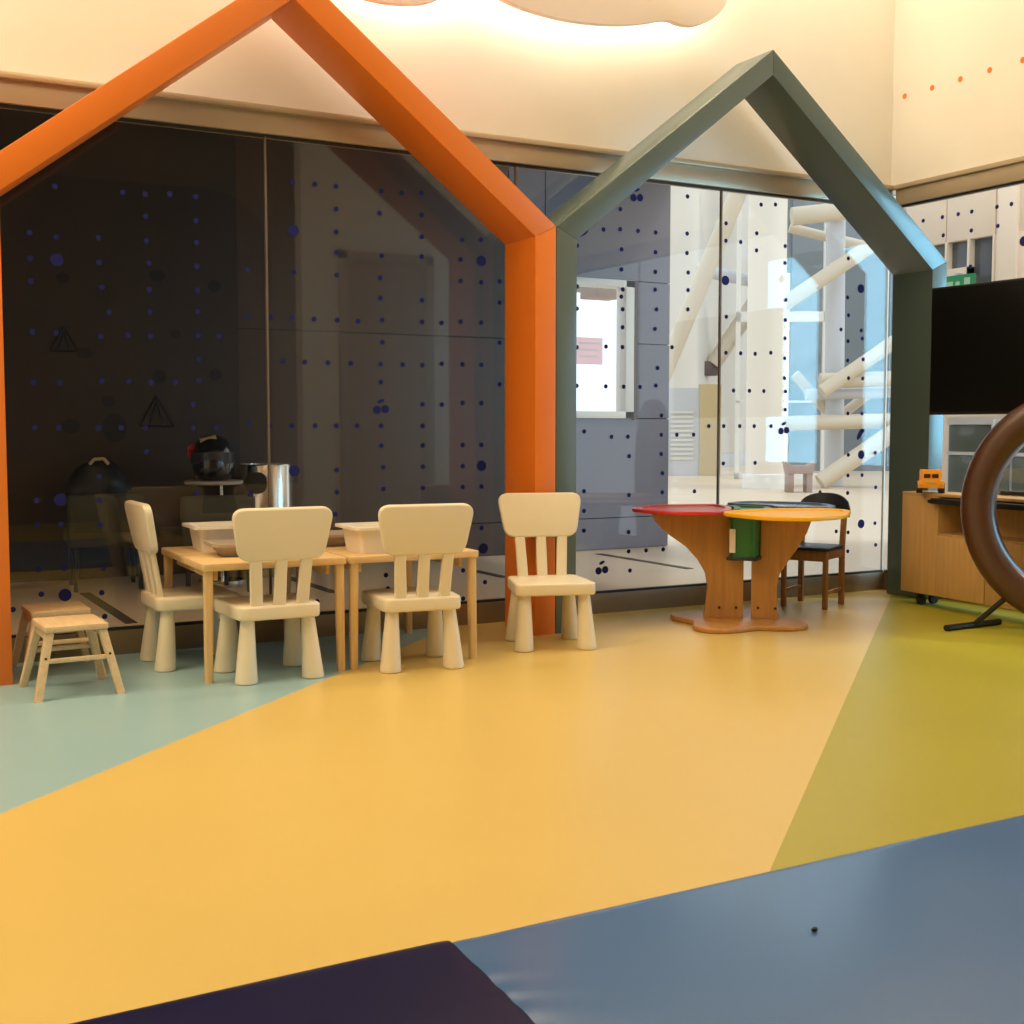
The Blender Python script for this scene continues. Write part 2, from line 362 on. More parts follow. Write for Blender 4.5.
# orange dots stuck on the right wall, one object each
for y, txt in ((5.713, 'nearest the corner of the room'), (5.494, 'second from the corner'), (5.28, 'third from the corner'), (5.068, 'fourth from the corner'), (4.842, 'fifth from the corner, at the photo edge')):
    s = BM(); add_disc(s, (0, 0), .017, 'x', -.0015, -.0001, 18)
    o = obj('wall_sticker', s, M['decal_orange'], smooth=False); o.location = (XR, y, 3.096)
    tag(o, 'orange dot sticker on the cream right wall, ' + txt, 'sticker', 'orange dot stickers on the right wall')

# ------------------------------------------------------------------ cloud lamp on the rear wall
t = thing('cloud_lamp', 'pale cloud shaped wall lamp glowing from behind at the top of the rear wall', 'lamp', (2.3, YG, 3.1))
low = [(2.10, 3.30), (2.16, 3.17), (2.291, 3.10), (2.392, 3.087), (2.534, 3.092), (2.66, 3.115), (2.77, 3.17), (2.83, 3.26), (2.88, 3.31), (2.95, 3.27), (3.065, 3.21), (3.258, 3.172), (3.494, 3.16), (3.739, 3.178), (3.945, 3.217), (4.111, 3.268), (4.179, 3.251), (4.267, 3.251), (4.391, 3.297), (4.489, 3.383), (4.516, 3.442)]
top = [(4.53, 3.56), (4.47, 3.68), (4.36, 3.75), (4.24, 3.76), (4.20, 3.86), (4.08, 3.98), (3.92, 4.02), (3.76, 3.98), (3.66, 3.92), (3.56, 4.06), (3.38, 4.15), (3.18, 4.15), (3.0, 4.07), (2.9, 3.93), (2.78, 3.98), (2.6, 3.97), (2.47, 3.87), (2.42, 3.72), (2.28, 3.70), (2.15, 3.60), (2.09, 3.45)]
cl = [(x - 2.335, z - 3.112) for x, z in low + top]
if area(cl) < 0: cl = cl[::-1]
cl = smooth_poly(cl, 2)
obj('cloud_board', prism(cl, 'y', -.175, -.13, .004), M['cloud'], t)
obj('led_strip', prism([(1.05 + (x-1.05)*.90, .55 + (z-.55)*.76) for x, z in cl], 'y', -.129, -.105), M['led'], t, smooth=False)
for x, z in ((.6, .5), (1.6, .6)): obj('bracket', tube((x, -.106, z), (x, -.0005, z), .02), M['beam'], t)

# ------------------------------------------------------------------ house shaped frames
def house(name, label, x0, x1, y0, y1, ze, zp, zei, zpi, w, m):
    t = thing(name, label, 'frame', ((x0+x1)/2, (y0+y1)/2, 0))
    cx = (x0 + x1)/2; ox, oy = t.location.x, t.location.y
    def part(nm, pts): return obj(nm, prism([(x-ox, z) for x, z in pts], 'y', y0-oy, y1-oy, .003, 2), m, t)
    part('post', [(x0, 0), (x0+w, 0), (x0+w, zei), (x0, ze)])
    part('post', [(x1-w, 0), (x1, 0), (x1, ze), (x1-w, zei)])
    part('rafter', [(x0, ze), (x0+w, zei), (cx, zpi), (cx, zp)])
    part('rafter', [(cx, zp), (cx, zpi), (x1-w, zei), (x1, ze)])
house('house_frame', 'orange house shaped frame standing before the dark left glass', .507, 3.188, 5.337, 5.653, 2.035, 3.065, 1.975, 2.915, .118, M['orange'])
house('house_frame', 'grey blue house shaped frame standing beside the right corner', 3.190, 5.922, 5.337, 5.653, 2.035, 3.085, 1.98, 2.95, .120, M['blue_frame'])

# ------------------------------------------------------------------ white children's chairs
def chair_proto(label, loc, rz):
    t = thing('child_chair', label, 'chair', loc, rz, "white children's chairs around the play tables")
    seat = round_poly([(-.195, .175), (-.172, -.185), (.172, -.185), (.195, .175)], .045)
    obj('seat', prism(seat, 'z', .258, .316, .010, 3), M['chair'], t)
    # backrest board leaning back, slightly curved
    lean = math.radians(10)
    out = round_poly([(-.178, 0), (.178, 0), (.215, .213), (-.215, .213)], .052, 8)
    bm = BM(); add_prism(bm, out, 'y', -.016, .016, .009, 3)
    top = [v for v in bm.verts]
    for v in top:                          # crown the top edge a little
        if v.co.z > .12: v.co.z += .014*(1 - (v.co.x/.215)**2)
    xform(bm, Matrix.Translation((0, -.187, .503)) @ Matrix.Rotation(lean, 4, 'X'))
    obj('backrest', bm, M['chair'], t)
    for k in (-1, 0, 1):
        bm = BM()
        x0, x1 = k*.096, k*.108
        p = [(x0-.026, -.165, .30), (x0+.026, -.165, .30), (x0+.026, -.139, .30), (x0-.026, -.139, .30)]
        q = [(x1-.025, -.203, .53), (x1+.025, -.203, .53), (x1+.025, -.180, .53), (x1-.025, -.180, .53)]
        A = [bm.verts.new(v) for v in p]; B = [bm.verts.new(v) for v in q]
        bm.faces.new(A[::-1]); bm.faces.new(B)
        es = []
        for i in range(4):
            bm.faces.new((A[i], A[(i+1) % 4], B[(i+1) % 4], B[i])); es.append(bm.edges.get((A[i], B[i])))
        bmesh.ops.bevel(bm, geom=es, offset=.008, segments=3, profile=.5, affect='EDGES')
        obj('slat', bm, M['chair'], t)
    for sx in (-1, 1):
        for (tx, ty, bx, by) in ((.128, -.130, .142, -.150), (.142, .122, .152, .146)):
            a = Vector((sx*bx, by, 0)); c = Vector((sx*tx, ty, .262)); bm = BM()
            n = 24; prof = [(.040, 0), (.0455, .012), (.0462, .04), (.0445, .10), (.036, .55), (.0285, .95), (.028, 1)]
            rings = []
            for r, f in prof:
                cc = a.lerp(c, f); rings.append([bm.verts.new((cc.x + r*math.cos(2*PI*i/n), cc.y + r*math.sin(2*PI*i/n), cc.z)) for i in range(n)])
            bm.faces.new(rings[0][::-1]); bm.faces.new(rings[-1])
            for A, B in zip(rings, rings[1:]):
                for i in range(n): bm.faces.new((A[i], A[(i+1) % n], B[(i+1) % n], B[i]))
            obj('leg', bm, M['chair'], t)
    return t
c0 = chair_proto("white child's chair seen from behind before the left pine table", (1.605, 5.045, 0), math.radians(-1))
for label, x, y, a in (
    ("white child's chair seen from behind before the right pine table", 2.232, 4.965, -8),
    ("white child's chair facing the viewer in front of the orange post", 3.005, 5.09, 162),
    ("white child's chair seen side-on at the left end of the tables", 1.385, 5.475, -90)):
    c = copy_tree(c0); c.location = (x, y, 0); c.rotation_euler = (0, 0, math.radians(a)); c['label'] = label

# ------------------------------------------------------------------ pine play tables
def table_proto(label, loc, rz):
    t = thing('play_table', label, 'table', loc, rz, 'pine play tables')
    W, D, H = .615, .815, .49
    obj('tabletop', prism(round_poly([(0, 0), (W, 0), (W, D), (0, D)], .02), 'z', H - .03, H, .004, 2), M['pine'], t)
    for (x, y, sx, sy) in ((.028, .03, -1, -1), (W-.028, .03, 1, -1), (.028, D-.03, -1, 1), (W-.028, D-.03, 1, 1)):
        bm = BM(); r0, r1 = .019, .0165
        A = [bm.verts.new((x + sx*.004 + i*r1, y + sy*.004 + j*r1, 0)) for i, j in ((-1,-1),(1,-1),(1,1),(-1,1))]
        B = [bm.verts.new((x + i*r0, y + j*r0, H - .028)) for i, j in ((-1,-1),(1,-1),(1,1),(-1,1))]
        bm.faces.new(A[::-1]); bm.faces.new(B); es = []
        for i in range(4):
            bm.faces.new((A[i], A[(i+1) % 4], B[(i+1) % 4], B[i])); es.append(bm.edges.get((A[i], B[i])))
        bmesh.ops.bevel(bm, geom=es, offset=.009, segments=3, profile=.5, affect='EDGES')
        obj('leg', bm, M['pine_leg'], t)
    for x in (.06, W-.075): obj('apron_rail', box((x, .06, H-.075), (x+.015, D-.06, H-.03)), M['pine'], t)
    return t
t0 = table_proto('pine play table at the left, with a white bin near its left edge', (1.305, 4.955, 0), math.radians(-1.5))
t1 = copy_tree(t0); t1.location = (1.932, 4.945, 0); t1.rotation_euler = (0, 0, math.radians(-1.8))
t1['label'] = 'pine play table at the right, joined to the left one, nearer the orange post'

# bins and trays standing on the tables
def bin_mesh(w, d, h, wall, rim, taper):
    bm = BM()
    def ring(x, y, z, r): return [bm.verts.new((px, py, z)) for px, py in round_poly([(-x, -y), (x, -y), (x, y), (-x, y)], r, 5)]
    X, Y = w/2, d/2; bx, by = X - taper, Y - taper
    R = [ring(bx, by, 0, .03), ring(X - .004, Y - .004, h - .012, .035), ring(X + rim, Y + rim, h - .012, .04), ring(X + rim, Y + rim, h, .04),
         ring(X - wall, Y - wall, h, .035), ring(bx - wall, by - wall, wall, .028)]
    bm.faces.new(R[0][::-1]); bm.faces.new(R[-1])
    n = len(R[0])
    for A, B in zip(R, R[1:]):
        for i in range(n): bm.faces.new((A[i], A[(i+1) % n], B[(i+1) % n], B[i]))
    return bm
ZTAB = .4905
def bin_obj(name, label, cat, x, y, rz, w, d, h, rim, taper, m, group):
    o = obj(name, bin_mesh(w, d, h, .003, rim, taper), m, angle=40)
    o.location = (x, y, ZTAB); o.rotation_euler = (0, 0, math.radians(rz)); return tag(o, label, cat, group)
bin_obj('storage_bin', 'white plastic bin behind the chair on the left pine table', 'bin', 1.60, 5.545, -2, .36, .26, .115, .022, .02, M['bin'], 'white storage bins on the play tables')
bin_obj('storage_bin', 'white plastic bin at the front of the right pine table', 'bin', 2.185, 5.13, -2, .36, .27, .118, .022, .02, M['bin'], 'white storage bins on the play tables')
bin_obj('shallow_tray', 'shallow grey tray in front of the left white bin', 'tray', 1.60, 5.26, -3, .34, .20, .058, .018, .035, M['tray'], 'shallow grey trays on the play tables')
bin_obj('shallow_tray', 'shallow grey tray behind the right white bin', 'tray', 2.09, 5.50, -2, .34, .22, .058, .018, .035, M['tray'], 'shallow grey trays on the play tables')

# ------------------------------------------------------------------ stools
def stool_proto(label, loc, rz):
    t = thing('step_stool', label, 'stool', loc, rz, 'low wooden stools by the orange post')
    obj('seat', prism(round_poly([(-.120, -.140), (.120, -.140), (.120, .140), (-.120, .140)], .012), 'z', .255, .279, .004, 2), M['birch'], t)
    for sx in (-1, 1):
        for sy in (-1, 1):
            a = Vector((sx*.155, sy*.165, 0)); c = Vector((sx*.098, sy*.112, .256)); bm = BM(); r = .0155
            A = [bm.verts.new(a + Vector((i*r, j*r, 0))) for i, j in ((-1,-1),(1,-1),(1,1),(-1,1))]
            B = [bm.verts.new(c + Vector((i*r*1.1, j*r*1.1, 0))) for i, j in ((-1,-1),(1,-1),(1,1),(-1,1))]
            bm.faces.new(A[::-1]); bm.faces.new(B); es = []
            for i in range(4):
                bm.faces.new((A[i], A[(i+1) % 4], B[(i+1) % 4], B[i])); es.append(bm.edges.get((A[i], B[i])))
            bmesh.ops.bevel(bm, geom=es, offset=.006, segments=3, profile=.5, affect='EDGES')
            lg = obj('leg', bm, M['birch'], t)
            p = a.lerp(c, .62)
            bm = tube((p.x, p.y + sy*.011, p.z), (p.x, p.y + sy*.018, p.z), .005, n=12)
            obj('bolt', bm, M['metal_bolt'], lg)
            obj('foot_pad', box((a.x-.014, a.y-.014, 0.0), (a.x+.014, a.y+.014, .004)), M['rubber'], lg)
    for sy in (-1, 1):
        obj('stretcher', box((-.125, sy*.140-.008, .138), (.125, sy*.140+.008, .156), .003), M['birch'], t)
    for sx in (-1, 1):
        obj('side_rail', box((sx*.104-.007, -.11, .222), (sx*.104+.007, .11, .254), .003), M['birch'], t)
    return t
s0 = stool_proto('low birch stool in front, nearer the viewer of the two', (.815, 5.115, 0), math.radians(2))
s1 = copy_tree(s0); s1.location = (.828, 5.55, 0); s1.rotation_euler = (0, 0, math.radians(1))
s1['label'] = 'low birch stool behind the other one, against the glass'

# ------------------------------------------------------------------ activity table with coloured leaves
AT = (4.27, 5.15)
t = thing('activity_table', 'beech activity table with red, yellow, green and blue leaf shaped tops', 'table', (*AT, 0))
def leaf(name, pts, z0, z1, m, corner=.05):
    p = [(x*.977 - AT[0], y*.977 - AT[1]) for x, y in pts]
    if area(p) < 0: p = p[::-1]
    p = smooth_poly(p, 3) if corner is None else round_poly(p, corner, 6)
    bm = BM(); add_prism(bm, p, 'z', z0, z1, .005, 2)
    bm.faces.ensure_lookup_table()
    topf = max((f for f in bm.faces), key=lambda f: (round(f.calc_center_median().z, 4), f.calc_area()))
    bmesh.ops.inset_region(bm, faces=[topf], thickness=.03)
    r = bmesh.ops.inset_region(bm, faces=[topf], thickness=.006, depth=-.010)
    return obj(name, bm, m, t, angle=30)
leaf('red_leaf', [(3.82, 5.58), (3.93, 5.75), (4.15, 5.86), (4.52, 5.73), (4.44, 5.50), (4.26, 5.28), (4.08, 5.17), (3.88, 5.29)], .590, .61, M['red'], .10)
leaf('yellow_leaf', [(4.09, 5.17), (4.27, 5.285), (4.56, 5.29), (4.83, 5.16), (4.84, 4.98), (4.52, 4.68), (4.23, 4.62), (4.07, 4.78)], .588, .608, M['yellow'], .12)
leaf('green_leaf', [(4.55, 5.70), (4.66, 5.44), (4.58, 5.31), (4.29, 5.31), (4.46, 5.50)], .587, .606, M['green'], .03)
leaf('blue_leaf', [(4.56, 5.74), (4.80, 5.84), (4.99, 5.66), (5.07, 5.42), (4.95, 5.20), (4.82, 5.18), (4.60, 5.31), (4.68, 5.44)], .594, .614, M['navy_tray'], .10)
# wavy base plate: four lobes
u = Vector((.60, -.80)); v = Vector((.80, .60))
bp = []
for i in range(72):
    a = 2*PI*i/72
    r = .325 + .065*math.cos(4*a + .6)
    q = u*(math.cos(a)*r*.98) + v*(math.sin(a)*r)
    bp.append((q.x - .062, q.y + .006))
if area(bp) < 0: bp = bp[::-1]
obj('base_plate', prism(bp, 'z', 0, .028, .009, 3), M['beech_base'], t)
def pedestal(pr, d_, z_top):
    """flared board standing in direction d_ from the middle, notched at the top for the bucket"""
    dx, dy = d_; pts = [(s_, z) for s_, z in pr]
    bm = BM(); add_prism(bm, pts, 'y', -.014, .014, .002, 1)
    xform(bm, Matrix(((dx, -dy, 0, -.002), (dy, dx, 0, .002), (0, 0, 1, 0), (0, 0, 0, 1))))
    p = obj('pedestal', bm, M['beech'], t)
    sg = -1 if dx > 0 else 1      # the side towards the viewer
    for s_ in (.06, .15):
        q = Vector((dx, dy))*s_ + Vector((-dy, dx))*(.0142*sg); e_ = Vector((-dy, dx))*(.004*sg)
        obj('screw', tube((q.x - .002, q.y + .002, .085), (q.x + e_.x - .002, q.y + .002 + e_.y, .085), .007, n=12), M['metal_bolt'], p)
pedestal([(.022, .028), (.232, .028), (.222, .10), (.212, .20), (.225, .27), (.265, .34), (.33, .41), (.43, .48), (.49, .54), (.515, .589), (.088, .589), (.088, .345), (.022, .335)], (-.876, .482), .589)
pedestal([(.022, .028), (.165, .028), (.158, .10), (.155, .20), (.17, .27), (.215, .34), (.268, .42), (.305, .485), (.325, .54), (.332, .587), (.068, .587), (.068, .345), (.022, .335)], (.72, -.69), .587)
# bucket hanging in the notch between the pedestals
bk = bin_mesh(.150, .19, .215, .004, .006, .008)
xform(bk, Matrix.Translation((-.022, -.008, .362)) @ Matrix.Rotation(math.atan2(u.y, u.x), 4, 'Z'))
bo = obj('bucket', bk, M['green'], t)
bm = BM(); add_box(bm, (-.064, -.0985, 0), (-.032, -.0955, .125)); xform(bm, Matrix.Translation((-.022, -.008, .385)) @ Matrix.Rotation(math.atan2(u.y, u.x), 4, 'Z') )
obj('paper_label', bm, M['paper'], bo)
bm = box((-.080, -.10, .345), (.080, .10, .362), .003); xform(bm, Matrix.Translation((-.022, -.008, 0)) @ Matrix.Rotation(math.atan2(u.y, u.x), 4, 'Z'))
obj('bucket_shelf', bm, M['navy'], t)

# ------------------------------------------------------------------ small wooden chair with navy seat
fx, fy = -.89, -.45
t = thing('wooden_chair', 'small brown wooden chair with a navy seat and curved navy back', 'chair', (5.035, 5.485, 0), math.atan2(-fx, fy))
W = .125; Dp = .135
bm = BM(); add_prism(bm, round_poly([(-.15, .165), (-.14, -.14), (.14, -.14), (.15, .165)], .035), 'z', .335, .355, .006, 2)
obj('seat', bm, M['navy'], t)
for sx in (-1, 1):
    obj('leg', box((sx*W-.014, Dp-.014, 0), (sx*W+.014, Dp+.014, .336), .004), M['chair_wood'], t)
    bm = BM()
    p0 = [Vector((sx*W, -Dp, 0)), Vector((sx*W, -Dp, .34)), Vector((sx*W, -Dp-.028, .545))]
    for a, c in zip(p0, p0[1:]):
        vs = [bm.verts.new(q + Vector((i*.014, j*.014, 0))) for q in (a, c) for i, j in ((-1,-1),(1,-1),(1,1),(-1,1))]
        bm.faces.new(vs[3::-1]); bm.faces.new(vs[4:])
        for i in range(4): bm.faces.new((vs[i], vs[(i+1) % 4], vs[4+(i+1) % 4], vs[4+i]))
    obj('leg', bm, M['chair_wood'], t)
obj('apron', box((-W, Dp-.01, .275), (W, Dp+.01, .335), .002), M['chair_wood'], t)
for sx in (-1, 1): obj('apron', box((sx*W-.009, -Dp, .285), (sx*W+.009, Dp, .335), .002), M['chair_wood'], t)
obj('apron', box((-W, -Dp-.01, .275), (W, -Dp+.01, .335), .002), M['chair_wood'], t)
for sx in (-1, 1): obj('stretcher', box((sx*W-.007, -Dp, .085), (sx*W+.007, Dp, .103), .002), M['chair_wood'], t)
# curved backrest: arched top edge, bowed
bm = BM(); n = 20; front = []; 
for k in range(n + 1):
    s_ = -1 + 2*k/n
    x = s_*.158; bow = -.035*(1 - s_*s_)
    zt = .555 + .098*math.sqrt(max(0, 1 - abs(s_)**2.6)); zb = .515
    for dy in (-.010, .010):
        front.append((bm.verts.new((x, -Dp-.018 + bow + dy, zb)), bm.verts.new((x, -Dp-.032 + bow + dy, zt))))
for k in range(n):
    a0, a1 = front[2*k], front[2*k+1]; b0, b1 = front[2*k+2], front[2*k+3]
    for q in ((a0[0], b0[0], b0[1], a0[1]), (a1[1], b1[1], b1[0], a1[0]), (a0[1], b0[1], b1[1], a1[1]), (a1[0], b1[0], b0[0], a0[0])): bm.faces.new(q)
for e in (front[0:2], front[-2:]): bm.faces.new((e[0][0], e[0][1], e[1][1], e[1][0]))
obj('backrest', bm, M['navy'], t, angle=50)

# ------------------------------------------------------------------ low cabinet by the right glass
CT = (5.57, 5.315)
t = thing('low_cabinet', 'low maple cabinet on castors against the right glass', 'cabinet', (*CT, 0), math.radians(-90 - 5.5))
# local x runs along the front towards the viewer, local +y is behind (to the wall)
L_, D_, Z0, Z1 = 1.08, .205, .075, .665
obj('left_section', box((0, 0, Z0), (.30, D_, Z1 - .018), .002), M['maple'], t)
bm = BM(); add_box(bm, (.30, .008, Z0), (L_, D_, Z0 + .018)); add_box(bm, (.30, D_-.012, Z0 + .018), (L_, D_, Z1-.018)); add_box(bm, (L_-.018, .008, Z0+.018), (L_, D_-.012, Z1-.018)); add_box(bm, (.30, .008, .42), (L_-.018, D_-.012, .438))
obj('carcass', bm, M['maple'], t, smooth=False)
obj('top', box((0, -.001, Z1 - .018), (L_, D_, Z1), .002), M['maple'], t)
for a, c in ((.303, .675), (.680, L_ - .003)):
    obj('door', box((a, -.010, Z0 + .002), (c, .006, .425), .002), M['maple'], t)
obj('pull_out_tray', box((.285, -.050, .608), (L_ + .02, .19, .640), .004), M['black'], t)
bm = BM()
for k in range(7):
    a = .262 + .03*random.random(); add_box(bm, (a, -.052 + .03*k/2, .612 - .002*k), (.31, -.040 + .03*k/2, .630 - .003*k))
obj('hanging_cable', bm, M['black'], t, smooth=False)
for x in (.11, L_ - .06):
    for y in (.06, .15):
        bm = BM(); add_tube(bm, (x - .012, y, .028), (x + .012, y, .028), .028, n=20); add_box(bm, (x - .02, y - .012, .045), (x + .02, y + .012, .076))
        obj('castor', bm, M['rubber'], t)

# toy truck standing on it
t = thing('toy_truck', 'yellow orange toy truck with black wheels on the low cabinet', 'toy', (5.565, 5.10, .6655), math.radians(-45))
bm = BM(); add_prism(bm, [(-.055, .135), (-.06, .14), (-.048, .075), (-.072, .07), (-.072, .03), (.072, .03), (.072, .07), (.048, .075), (.062, .14), (.055, .135)][::-1], 'y', -.075, -.01, .003, 2)
obj('cab', bm, M['toy'], t)
bm = BM(); add_box(bm, (-.058, -.01, .04), (.058, .11, .13), .006)
obj('cargo_box', bm, M['toy'], t)
bm = BM(); add_box(bm, (-.040, -.078, .088), (-.004, -.074, .112), .002); add_box(bm, (.004, -.078, .088), (.040, -.074, .112), .002)
obj('windscreen', bm, M['toy_dark'], t)
bm = BM(); add_box(bm, (-.026, -.0785, .055), (.026, -.074, .066), .001); obj('grille', bm, M['ochre'], t)
for sx in (-1, 1):
    for y in (-.035, .075):
        bm = BM(); add_tube(bm, (sx*.045, y, .030), (sx*.076, y, .030), .030, n=22); obj('wheel', bm, M['rubber'], t)
for sx in (-1, 1):
    bm = BM(); add_disc(bm, (sx*.056, .050), .008, 'y', -.078, -.074, 12); obj('headlamp', bm, M['ochre'], t)

# ------------------------------------------------------------------ television held before the right glass
t = thing('television', 'black flat screen television held up before the right glass', 'television', (5.61, 5.17, 0), math.radians(-90 + 3))
obj('housing', box((0, .006, 1.115), (1.28, .045, 1.845), .004), M['black'], t)
obj('screen', box((.012, 0, 1.130), (1.268, .0065, 1.833), .001), M['screen'], t)
bm = BM(); add_box(bm, (.52, .045, 1.30), (.76, .075, 1.66), .003); add_box(bm, (.50, .075, 1.34), (.78, .10, 1.42), .003)
add_box(bm, (.60, .075, 1.0), (.68, .115, 1.66), .003)
obj('mount', bm, M['black'], t)
bm = BM(); add_tube(bm, (.64, .095, .69), (.64, .095, 1.05), .022)
obj('pole', bm, M['black'], t)
obj('foot_plate', box((.45, .065, .667), (.83, .135, .69), .004), M['black'], t)

# ------------------------------------------------------------------ big brown ring on a black stand
RC = Vector((5.440, 3.968, .639)); RR = .530; rr = .086
t = thing('play_ring', 'big brown ring standing upright on the green floor at the right edge', 'ring', (RC.x, RC.y, 0), math.atan2(-.88, .47))
bm = BM(); n, k = 96, 28; rings = []
for i in range(n):
    a = 2*PI*i/n; ring = []
    for j in range(k):
        b_ = 2*PI*j/k
        # slightly squared section
        cx = math.copysign(abs(math.cos(b_))**.82, math.cos(b_)); cy = math.copysign(abs(math.sin(b_))**.82, math.sin(b_))
        R_ = RR + rr*cx
        ring.append(bm.verts.new((R_*math.cos(a), cy*.078, RC.z + R_*math.sin(a))))
    rings.append(ring)
for i in range(n):
    for j in range(k): bm.faces.new((rings[i][j], rings[(i+1) % n][j], rings[(i+1) % n][(j+1) % k], rings[i][(j+1) % k]))
obj('rim', bm, M['ring'], t)
def loc_to(t_, p):
    a = t_.rotation_euler.z; q = Vector(p) - t_.location
    return (q.x*math.cos(a) + q.y*math.sin(a), -q.x*math.sin(a) + q.y*math.cos(a), q.z)
bm = BM(); add_tube(bm, loc_to(t, (4.985, 4.445, .0165)), loc_to(t, (5.405, 4.462, .0165)), .016, n=14); obj('foot_bar', bm, M['black'], t)
bm = BM(); add_tube(bm, loc_to(t, (5.20, 4.45, .018)), loc_to(t, (5.262, 4.285, .19)), .014, n=14); obj('strut', bm, M['black'], t)
bm = BM(); add_tube(bm, loc_to(t, (5.42, 3.62, .0165)), loc_to(t, (5.80, 3.66, .0165)), .016, n=14); obj('foot_bar', bm, M['black'], t)
bm = BM(); add_tube(bm, loc_to(t, (5.56, 3.64, .018)), loc_to(t, (5.555, 3.70, .19)), .014, n=14); obj('strut', bm, M['black'], t)

# ------------------------------------------------------------------ gym mats
def gym_mat(name, label, x0, x1, y0, y1, m, seam, pleat):
    nx, ny = 150, 150; h = .05
    bm = BM(); g = []
    for j in range(ny + 1):
        row = []
        for i in range(nx + 1):
            x = x0 + (x1-x0)*i/nx; y = y0 + (y1-y0)*j/ny
            ex = min(x - x0, x1 - x); ey = min(y - y0, y1 - y)
            x -= .07*(2.1 - y)
            z = h - .002*math.exp(-ex/.012) - .006*math.exp(-ey/.010)
            z += .004*noise.noise(Vector((x*1.7, y*1.7, 3)))
            # pleats running away from the seam between the mats
            ds = abs(x + .07*(2.1 - y) - seam)
            z += pleat*math.exp(-ds/.06)*math.sin(y*58 + ds*30 + 1.5*math.sin(y*17))
            row.append(bm.verts.new((x, y, z)))
        g.append(row)
    for j in range(ny):
        for i in range(nx): bm.faces.new((g[j][i], g[j][i+1], g[j+1][i+1], g[j+1][i]))
    # sides and underside
    border = [g[0][i] for i in range(nx+1)] + [g[j][nx] for j in range(1, ny+1)] + [g[ny][i] for i in range(nx-1, -1, -1)] + [g[j][0] for j in range(ny-1, 0, -1)]
    mid = [bm.verts.new((v_.co.x, v_.co.y, .006)) for v_ in border]
    low = [bm.verts.new((v_.co.x, min(max(v_.co.y, y0+.006), y1-.006), 0)) for v_ in border]
    nb = len(border)
    for A, B in ((border, mid), (mid, low)):
        for i in range(nb): bm.faces.new((A[i], B[i], B[(i+1) % nb], A[(i+1) % nb]))
    bm.faces.new(low)
    return tag(obj(name, bm, m, angle=60), label, 'mat', 'vinyl gym mats')
gym_mat('gym_mat', 'light blue vinyl gym mat in the right foreground', 1.026, 3.30, .15, 2.112, M['mat_light'], 1.026, .0015)
gym_mat('gym_mat', 'dark navy vinyl gym mat in the left foreground', -1.35, 1.0245, .15, 2.128, M['mat_navy'], 1.0245, .0005)
bm = BM(); bmesh.ops.create_icosphere(bm, subdivisions=2, radius=.006, matrix=Matrix.Translation((1.670, 1.798, .055)) @ Matrix.Diagonal((1.3, .9, .8, 1)))
for v_ in bm.verts: v_.co += Vector((noise.noise(v_.co*400), noise.noise(v_.co*400 + Vector((7, 0, 0))), 0))*.002
tag(obj('crumb', bm, M['rubber']), 'tiny dark crumb lying on the light blue gym mat', 'crumb')

# ------------------------------------------------------------------ corridor beyond the glass
struct('floor_corridor', box((-8, YG + .12, -.08), (60, 60, -.001)), M['corridor_floor'], smooth=False)
YC = 8.88; XC = 6.46
# corridor wall: shade put into brown left and middle panels, blue-grey on the right, with a window opening
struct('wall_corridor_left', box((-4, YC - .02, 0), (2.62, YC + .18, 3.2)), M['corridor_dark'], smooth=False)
WX0, WX1, WZ0, WZ1 = 5.20, 6.07, 1.12, 2.29
bm = BM()
def panel(x0, x1, z0, z1): add_box(bm, (x0 + .004, YC, z0 + .004), (x1 - .004, YC + .16, z1 - .004))
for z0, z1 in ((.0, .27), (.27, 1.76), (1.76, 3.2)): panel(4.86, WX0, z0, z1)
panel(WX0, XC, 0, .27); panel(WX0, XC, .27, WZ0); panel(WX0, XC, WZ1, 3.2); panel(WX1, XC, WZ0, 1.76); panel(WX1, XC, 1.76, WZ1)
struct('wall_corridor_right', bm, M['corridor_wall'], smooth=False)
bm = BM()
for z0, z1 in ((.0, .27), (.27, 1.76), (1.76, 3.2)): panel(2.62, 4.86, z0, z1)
struct('wall_corridor_middle', bm, M['corridor_shade'], smooth=False)
bm = BM(); add_box(bm, (2.62, YC + .02, 0), (WX0, YC + .14, 3.19)); add_box(bm, (WX0, YC + .02, 0), (XC - .01, YC + .14, WZ0)); add_box(bm, (WX0, YC + .02, WZ1), (XC - .01, YC + .14, 3.19)); add_box(bm, (WX1, YC + .02, WZ0), (XC - .01, YC + .14, WZ1))
struct('wall_corridor_backing', bm, M['dark_line'], smooth=False)
struct('ceiling_corridor', box((-4, YG + .22, 3.2), (XC + .1, YC + .18, 3.35)), M['corridor_dark'], smooth=False)
struct('wall_corridor_end', box((-4.2, YG + .12, 0), (-4, YC + .18, 3.3)), M['corridor_dark'], smooth=False)
# window in the corridor wall, with a pink notice
f = BM()
for lo, hi in (((WX0, WZ0), (WX1, WZ0 + .06)), ((WX0, WZ1 - .06), (WX1, WZ1)), ((WX0, WZ0), (WX0 + .06, WZ1)), ((WX1 - .09, WZ0), (WX1, WZ1))):
    add_box(f, (lo[0], YC - .03, lo[1]), (hi[0], YC + .12, hi[1]), .004)
w = struct('window_11', f, M['win_frame'])
obj('pane', box((WX0 + .06, YC + .05, WZ0 + .06), (WX1 - .09, YC + .058, WZ1 - .06)), M['glass'], w, smooth=False)
obj('edge_strip', box((WX1, YC - .035, WZ0 - .01), (WX1 + .03, YC + .02, WZ1)), M['brown_edge'], w, smooth=False)
n_ = obj('notice', box((5.40, YC + .040, 1.575), (5.79, YC + .046, 1.80)), M['pink'], None, smooth=False)
tag(n_, 'pink paper notice with pale lines on the small window beyond the glass', 'notice')
bm = BM()
